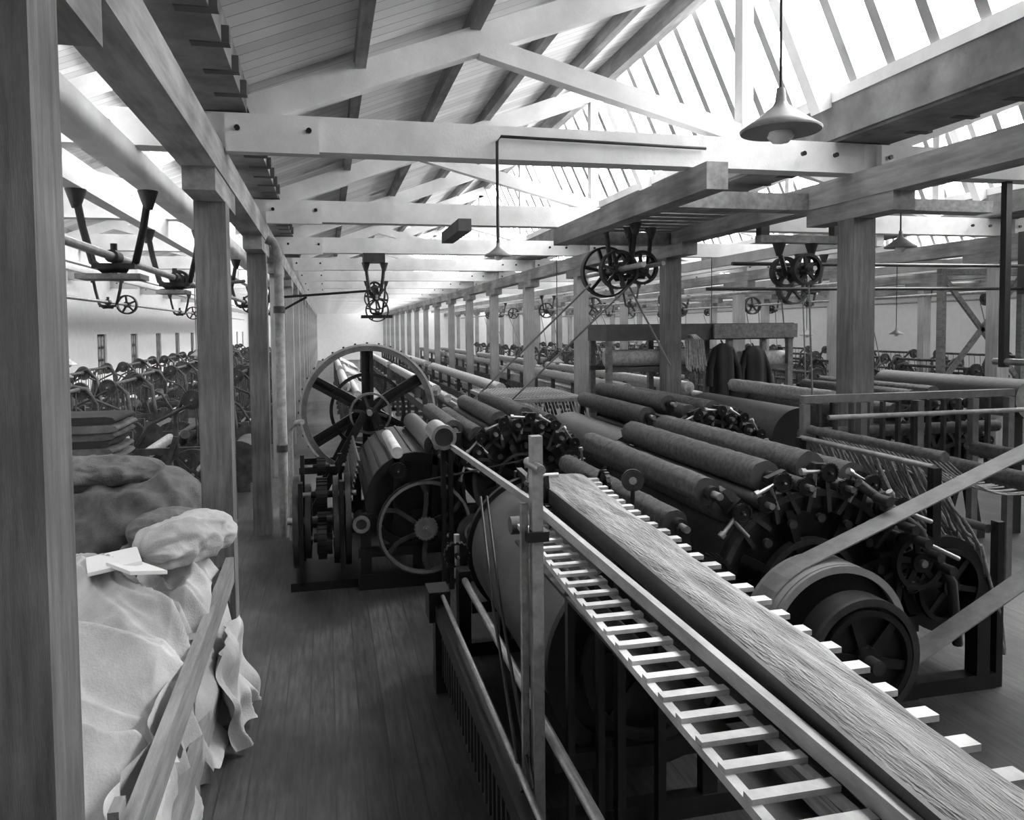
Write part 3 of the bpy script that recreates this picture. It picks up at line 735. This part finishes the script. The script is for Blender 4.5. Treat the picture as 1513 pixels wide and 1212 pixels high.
bag('cloth_sack',(-1.3,6.45,0.38),0.9,0.42,0.5,'sackcloth',0.95,7,0,0.20,2.4)
bag('cloth_sack',(-1.25,6.55,0.80),0.7,0.22,0.3,'sackcloth',0.6,9,0,0.2)
b=MB()
for i in range(8):
    j=random.uniform(-0.05,0.05); z=0.82+0.085*i; k=random.uniform(-0.03,0.03)
    vs=[]
    prof=[(-0.5,0),(0.42,0),(0.49,0.012),(0.52,0.04),(0.49,0.07),(0.42,0.082),(-0.5,0.085)]
    for q in range(13):
        y=8.75+0.9*q/12
        for (pxx,pz) in prof:
            vs.append((-2.75+pxx+j+0.02*noise.noise(Vector((pxx*3,y*3,i))),y+k,z+pz+0.02*noise.noise(Vector((pxx*2+5,y*2,i*0.3)))))
    m_=len(prof)
    fs=[(a*m_+c,a*m_+c+1,(a+1)*m_+c+1,(a+1)*m_+c) for a in range(12) for c in range(m_-1)]
    b.add(vs,fs,('sackcloth','cloth_dark')[i%3==1],True)
    b.add(vs[:m_],[tuple(range(m_))],('sackcloth','cloth_dark')[i%3==1])
b.box(-3.3,-2.2,8.7,9.7,0.75,0.82,'dark_timber')
for x in (-3.28,-2.3):
    for y in (8.72,9.6): b.box(x,x+0.07,y,y+0.07,0,0.75,'dark_timber')
b.build('folded_blankets_on_table')
b=MB()
def sheet(cx,cy,cz,w,l,a,tl):
    ca,sa=math.cos(a),math.sin(a); vs=[]
    for (p,q) in ((-1,-1),(1,-1),(1,1),(-1,1)):
        x=p*w/2;y=q*l/2; vs.append((cx+x*ca-y*sa,cy+x*sa+y*ca,cz+tl*p*0.04))
    vs2=[(x,y,z+0.02) for x,y,z in vs]
    b.add(vs+vs2,[(3,2,1,0),(4,5,6,7),(0,1,5,4),(1,2,6,5),(2,3,7,6),(3,0,4,7)],'paper')
sheet(-1.17,4.5,1.13,0.26,0.32,0.3,0.3); sheet(-1.02,4.36,1.12,0.20,0.26,0.7,-0.6)
b.build('folded_papers')

# ---------------------------------------------------------------- storage rack with coats
b=MB()
b.box(3.9,6.9,10.2,11.0,2.20,2.44,'dark_timber'); b.box(5.55,6.92,10.14,10.19,2.22,2.43,'rough_timber')
for x in (3.95,4.9,5.85,6.85):
    for y in (10.25,10.95): b.box(x-0.04,x+0.04,y-0.04,y+0.04,0,2.2,'rough_timber')
for z in (0.5,1.1,1.75): b.box(3.9,6.9,10.22,10.27,z,z+0.07,'dark_timber'); b.box(3.9,6.9,10.9,10.95,z,z+0.07,'dark_timber')
for i,z in enumerate((1.30,1.95)): b.cyl((3.95,10.4,z),(5.3,10.45,z),0.12,'yarn',16); b.cyl((6.1,10.4,z-0.05),(6.85,10.4,z-0.05),0.12,'yarn',16)
b.build('storage_rack')
def coat(x,y,z,s=1.0,sd=0):
    b=MB()
    b.loft([(x,y,z-0.95*s,0.20,0.10),(x,y,z-0.6*s,0.19,0.11),(x,y,z-0.25*s,0.18,0.10),(x,y,z-0.08*s,0.16,0.08),(x,y,z,0.05,0.04)],'cloth_dark',28,0.12,6,sd)
    for sx in (-1,1):
        b.tube([(x+sx*0.13,y,z-0.10),(x+sx*0.22,y-0.03,z-0.35),(x+sx*0.24,y-0.05,z-0.62)],0.05,'cloth_dark',10)
    b.cyl((x,y,z-0.01),(x,y+0.05,z+0.04),0.012,'iron'); b.build('hanging_coat')
coat(5.62,10.02,2.15,0.9,1); coat(6.12,10.02,2.1,0.85,3)
b=MB()
for i in range(60):
    a=random.uniform(-0.14,0.14); b.tube([(5.16+a*0.4,10.08,2.28),(5.16+a,10.02+random.uniform(-.03,.03),2.2),(5.16+a*1.2,9.95,1.85-random.random()*0.1)],0.008,'yarn',4)
b.build('yarn_hank')

# ---------------------------------------------------------------- background machines
def loom():
    b=MB()
    for x in (-0.85,0.85):
        b.box(x-0.05,x+0.05,-0.6,0.6,0,0.08,'haze_iron'); b.box(x-0.04,x+0.04,-0.6,-0.5,0,0.95,'haze_iron'); b.box(x-0.04,x+0.04,0.5,0.6,0,1.05,'haze_iron')
        b.box(x-0.035,x+0.035,-0.55,0.55,0.87,0.95,'haze_iron'); b.beam((x,-0.55,0.1),(x,0.55,0.85),0.05,0.06,'haze_iron')
        b.tube([(x,-0.1,0.9),(x,-0.12,1.35),(x,0.0,1.58),(x,0.18,1.62),(x,0.36,1.45),(x,0.42,0.9)],0.035,'haze_iron',8)
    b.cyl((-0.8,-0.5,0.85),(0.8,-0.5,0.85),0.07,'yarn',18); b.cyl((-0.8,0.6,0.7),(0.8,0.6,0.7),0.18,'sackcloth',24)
    for x in (-0.8,0.8): b.cyl((x,0.6,0.7),(x+0.02*(1 if x>0 else -1),0.6,0.7),0.30,'haze_iron',24)
    b.cyl((-0.9,0.1,1.58),(0.9,0.1,1.58),0.03,'haze_iron',8); b.cyl((-0.85,-0.1,1.08),(0.85,-0.1,1.08),0.035,'haze_iron',8)
    for i in range(9): b.cyl((-0.7+i*0.175,0.1,1.56),(-0.7+i*0.175,0.12,0.9),0.008,'haze_iron',4)
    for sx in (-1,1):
        b.wheel((sx*0.98,0.1,0.62),(1,0,0),0.32,0.06,'haze_iron',6); b.gear((sx*0.95,0.45,0.85),(1,0,0),0.17,0.05,m='haze_iron'); b.gear((sx*0.95,-0.3,0.5),(1,0,0),0.15,0.05,m='haze_iron')
        b.gear((sx*0.9,0.1,1.55),(1,0,0),0.13,0.05,m='haze_iron'); b.cyl((sx*0.98,0.0,1.05),(sx*1.15,0.05,1.15),0.06,'haze_iron',10)
        b.beam((sx*0.93,-0.1,1.1),(sx*0.93,-0.35,0.2),0.04,0.05,'haze_iron'); b.tube([(sx*0.95,0.1,1.5),(sx*0.99,-0.4,1.25),(sx*0.98,-0.6,0.9)],0.02,'haze_iron')
    b.cyl((-1.0,0.1,0.62),(1.05,0.1,0.62),0.025,'steel')
    return b.mesh('power_loom')
lm=loom()
for i in range(15):
    for j,x in enumerate((-1.75,-3.4,-5.0)):
        place(lm,'power_loom',(x,10.95+i*2.45+0.2*j,0),pi/2 if (i+j)%2 else -pi/2)
for i in range(12):
    for x in (8.0,11.2,13.4,16.6): 
        place(lm,'power_loom',(x,12.2+i*2.45,0),pi/2 if i%2 else -pi/2)
def mule(Ln=9):
    b=MB()
    b.box(-0.45,-0.35,0,Ln,0.75,0.9,'haze_iron'); b.box(0.5,0.6,0,Ln,0.55,0.65,'dark_timber')
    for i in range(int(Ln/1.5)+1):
        y=i*1.5*0.99; b.box(-0.48,0.6,y,y+0.06,0.0,0.1,'haze_iron'); b.box(-0.45,-0.37,y,y+0.07,0,1.3,'haze_iron'); b.box(0.5,0.58,y,y+0.07,0,0.6,'haze_iron')
    b.cyl((-0.4,0,1.3),(-0.4,Ln,1.3),0.10,'yarn',14); b.cyl((-0.18,0,1.15),(-0.18,Ln,1.15),0.07,'yarn',12); b.cyl((0.1,0,0.95),(0.1,Ln,0.95),0.03,'steel',8)
    for i in range(int(Ln/0.12)):
        y=0.06+i*0.12; b.cyl((0.5,y,0.62),(0.44,y,0.9),0.028,'slat',6,r2=0.012)
        b.tube([(0.44,y,0.88),(-0.18,y,1.2)],0.004,'slat',3)
    return b.mesh('spinning_mule')
mu=mule()
for j in range(3):
    for x in (2.3,3.5): place(mu,'spinning_mule',(x,13.5+j*10.5,0))
    for x in (5.6,6.8): place(mu,'spinning_mule',(x,12.6+j*10.5,0))
mu2=mule(5); place(mu2,'spinning_mule',(0.75,15,0)); place(mu2,'spinning_mule',(0.75,22,0)); place(mu2,'spinning_mule',(0.75,30,0))
b=MB()
for x in (2.2,3.4):
    for y in (9.8,11.6): b.box(x-0.03,x+0.03,y-0.03,y+0.03,0,1.45,'iron_grey')
b.box(2.17,3.43,9.77,9.83,1.4,1.45,'pole'); b.box(2.17,3.43,11.57,11.63,1.4,1.45,'pole')
b.box(2.17,2.23,9.8,11.6,1.4,1.45,'pole'); b.box(3.37,3.43,9.8,11.6,1.4,1.45,'pole')
for i in range(26):
    x=2.2+i*0.048; b.tube([(x,9.8,1.46),(x+0.01,11.6,1.46)],0.006,'slat',3)
    b.tube([(x,9.8,1.46),(x+0.1,9.55,0.9)],0.006,'slat',3)
for i in range(12):
    y=9.9+i*0.15; b.tube([(2.2,y,1.45),(3.4,y,1.45)],0.007,'slat',3)
b.build('thread_frame')
b=MB()
x0,x1,y=9.9,11.5,10.6
b.box(x0-0.05,x0+0.05,y-0.05,y+0.05,0,3.3,'rough_timber'); b.box(x1-0.05,x1+0.05,y-0.05,y+0.05,0,3.3,'rough_timber')
b.beam((x0,y,1.4),(x1,y,3.2),0.08,0.05,'rough_timber',up=(0,1,0)); b.beam((x1,y,1.4),(x0,y,3.2),0.08,0.05,'rough_timber',up=(0,1,0))
b.box(x0,x1,y-0.04,y+0.04,3.2,3.3,'rough_timber'); b.box(x0,x1,y-0.04,y+0.04,1.32,1.4,'rough_timber')
b.build('braced_trestle')

# ---------------------------------------------------------------- light
w=bpy.data.worlds.new('sky'); w.use_nodes=True; bpy.context.scene.world=w
bg=w.node_tree.nodes['Background']; bg.inputs[0].default_value=(1,1,1,1); bg.inputs[1].default_value=12.5
sd=bpy.data.lights.new('sun','SUN'); sd.energy=7.0; sd.angle=math.radians(20); sd.color=(1,1,1)
so=bpy.data.objects.new('sun',sd); so.rotation_euler=(math.radians(-12),math.radians(38),0); C.objects.link(so)

# ---------------------------------------------------------------- camera
f=1120.0; px,py=735.0,535.0
cd=bpy.data.cameras.new('camera'); cam=bpy.data.objects.new('camera',cd); C.objects.link(cam)
cd.sensor_fit='HORIZONTAL'; cd.sensor_width=36; cd.lens=f/1513*36
cd.shift_x=(756.5-px)/1513; cd.shift_y=(py-606)/1513
cd.clip_end=300; cd.clip_start=0.05
yaw=math.atan(252.5/f); pitch=math.atan(49.6/f); roll=math.radians(0.6)
R3=Matrix.Rotation(-yaw,4,'Z')@Matrix.Rotation(pi/2-pitch,4,'X')@Matrix.Rotation(-roll,4,'Z')
cam.matrix_world=Matrix.Translation((0,0,2.4))@R3
bpy.context.scene.camera=cam
bpy.context.scene.view_settings.view_transform='Standard'
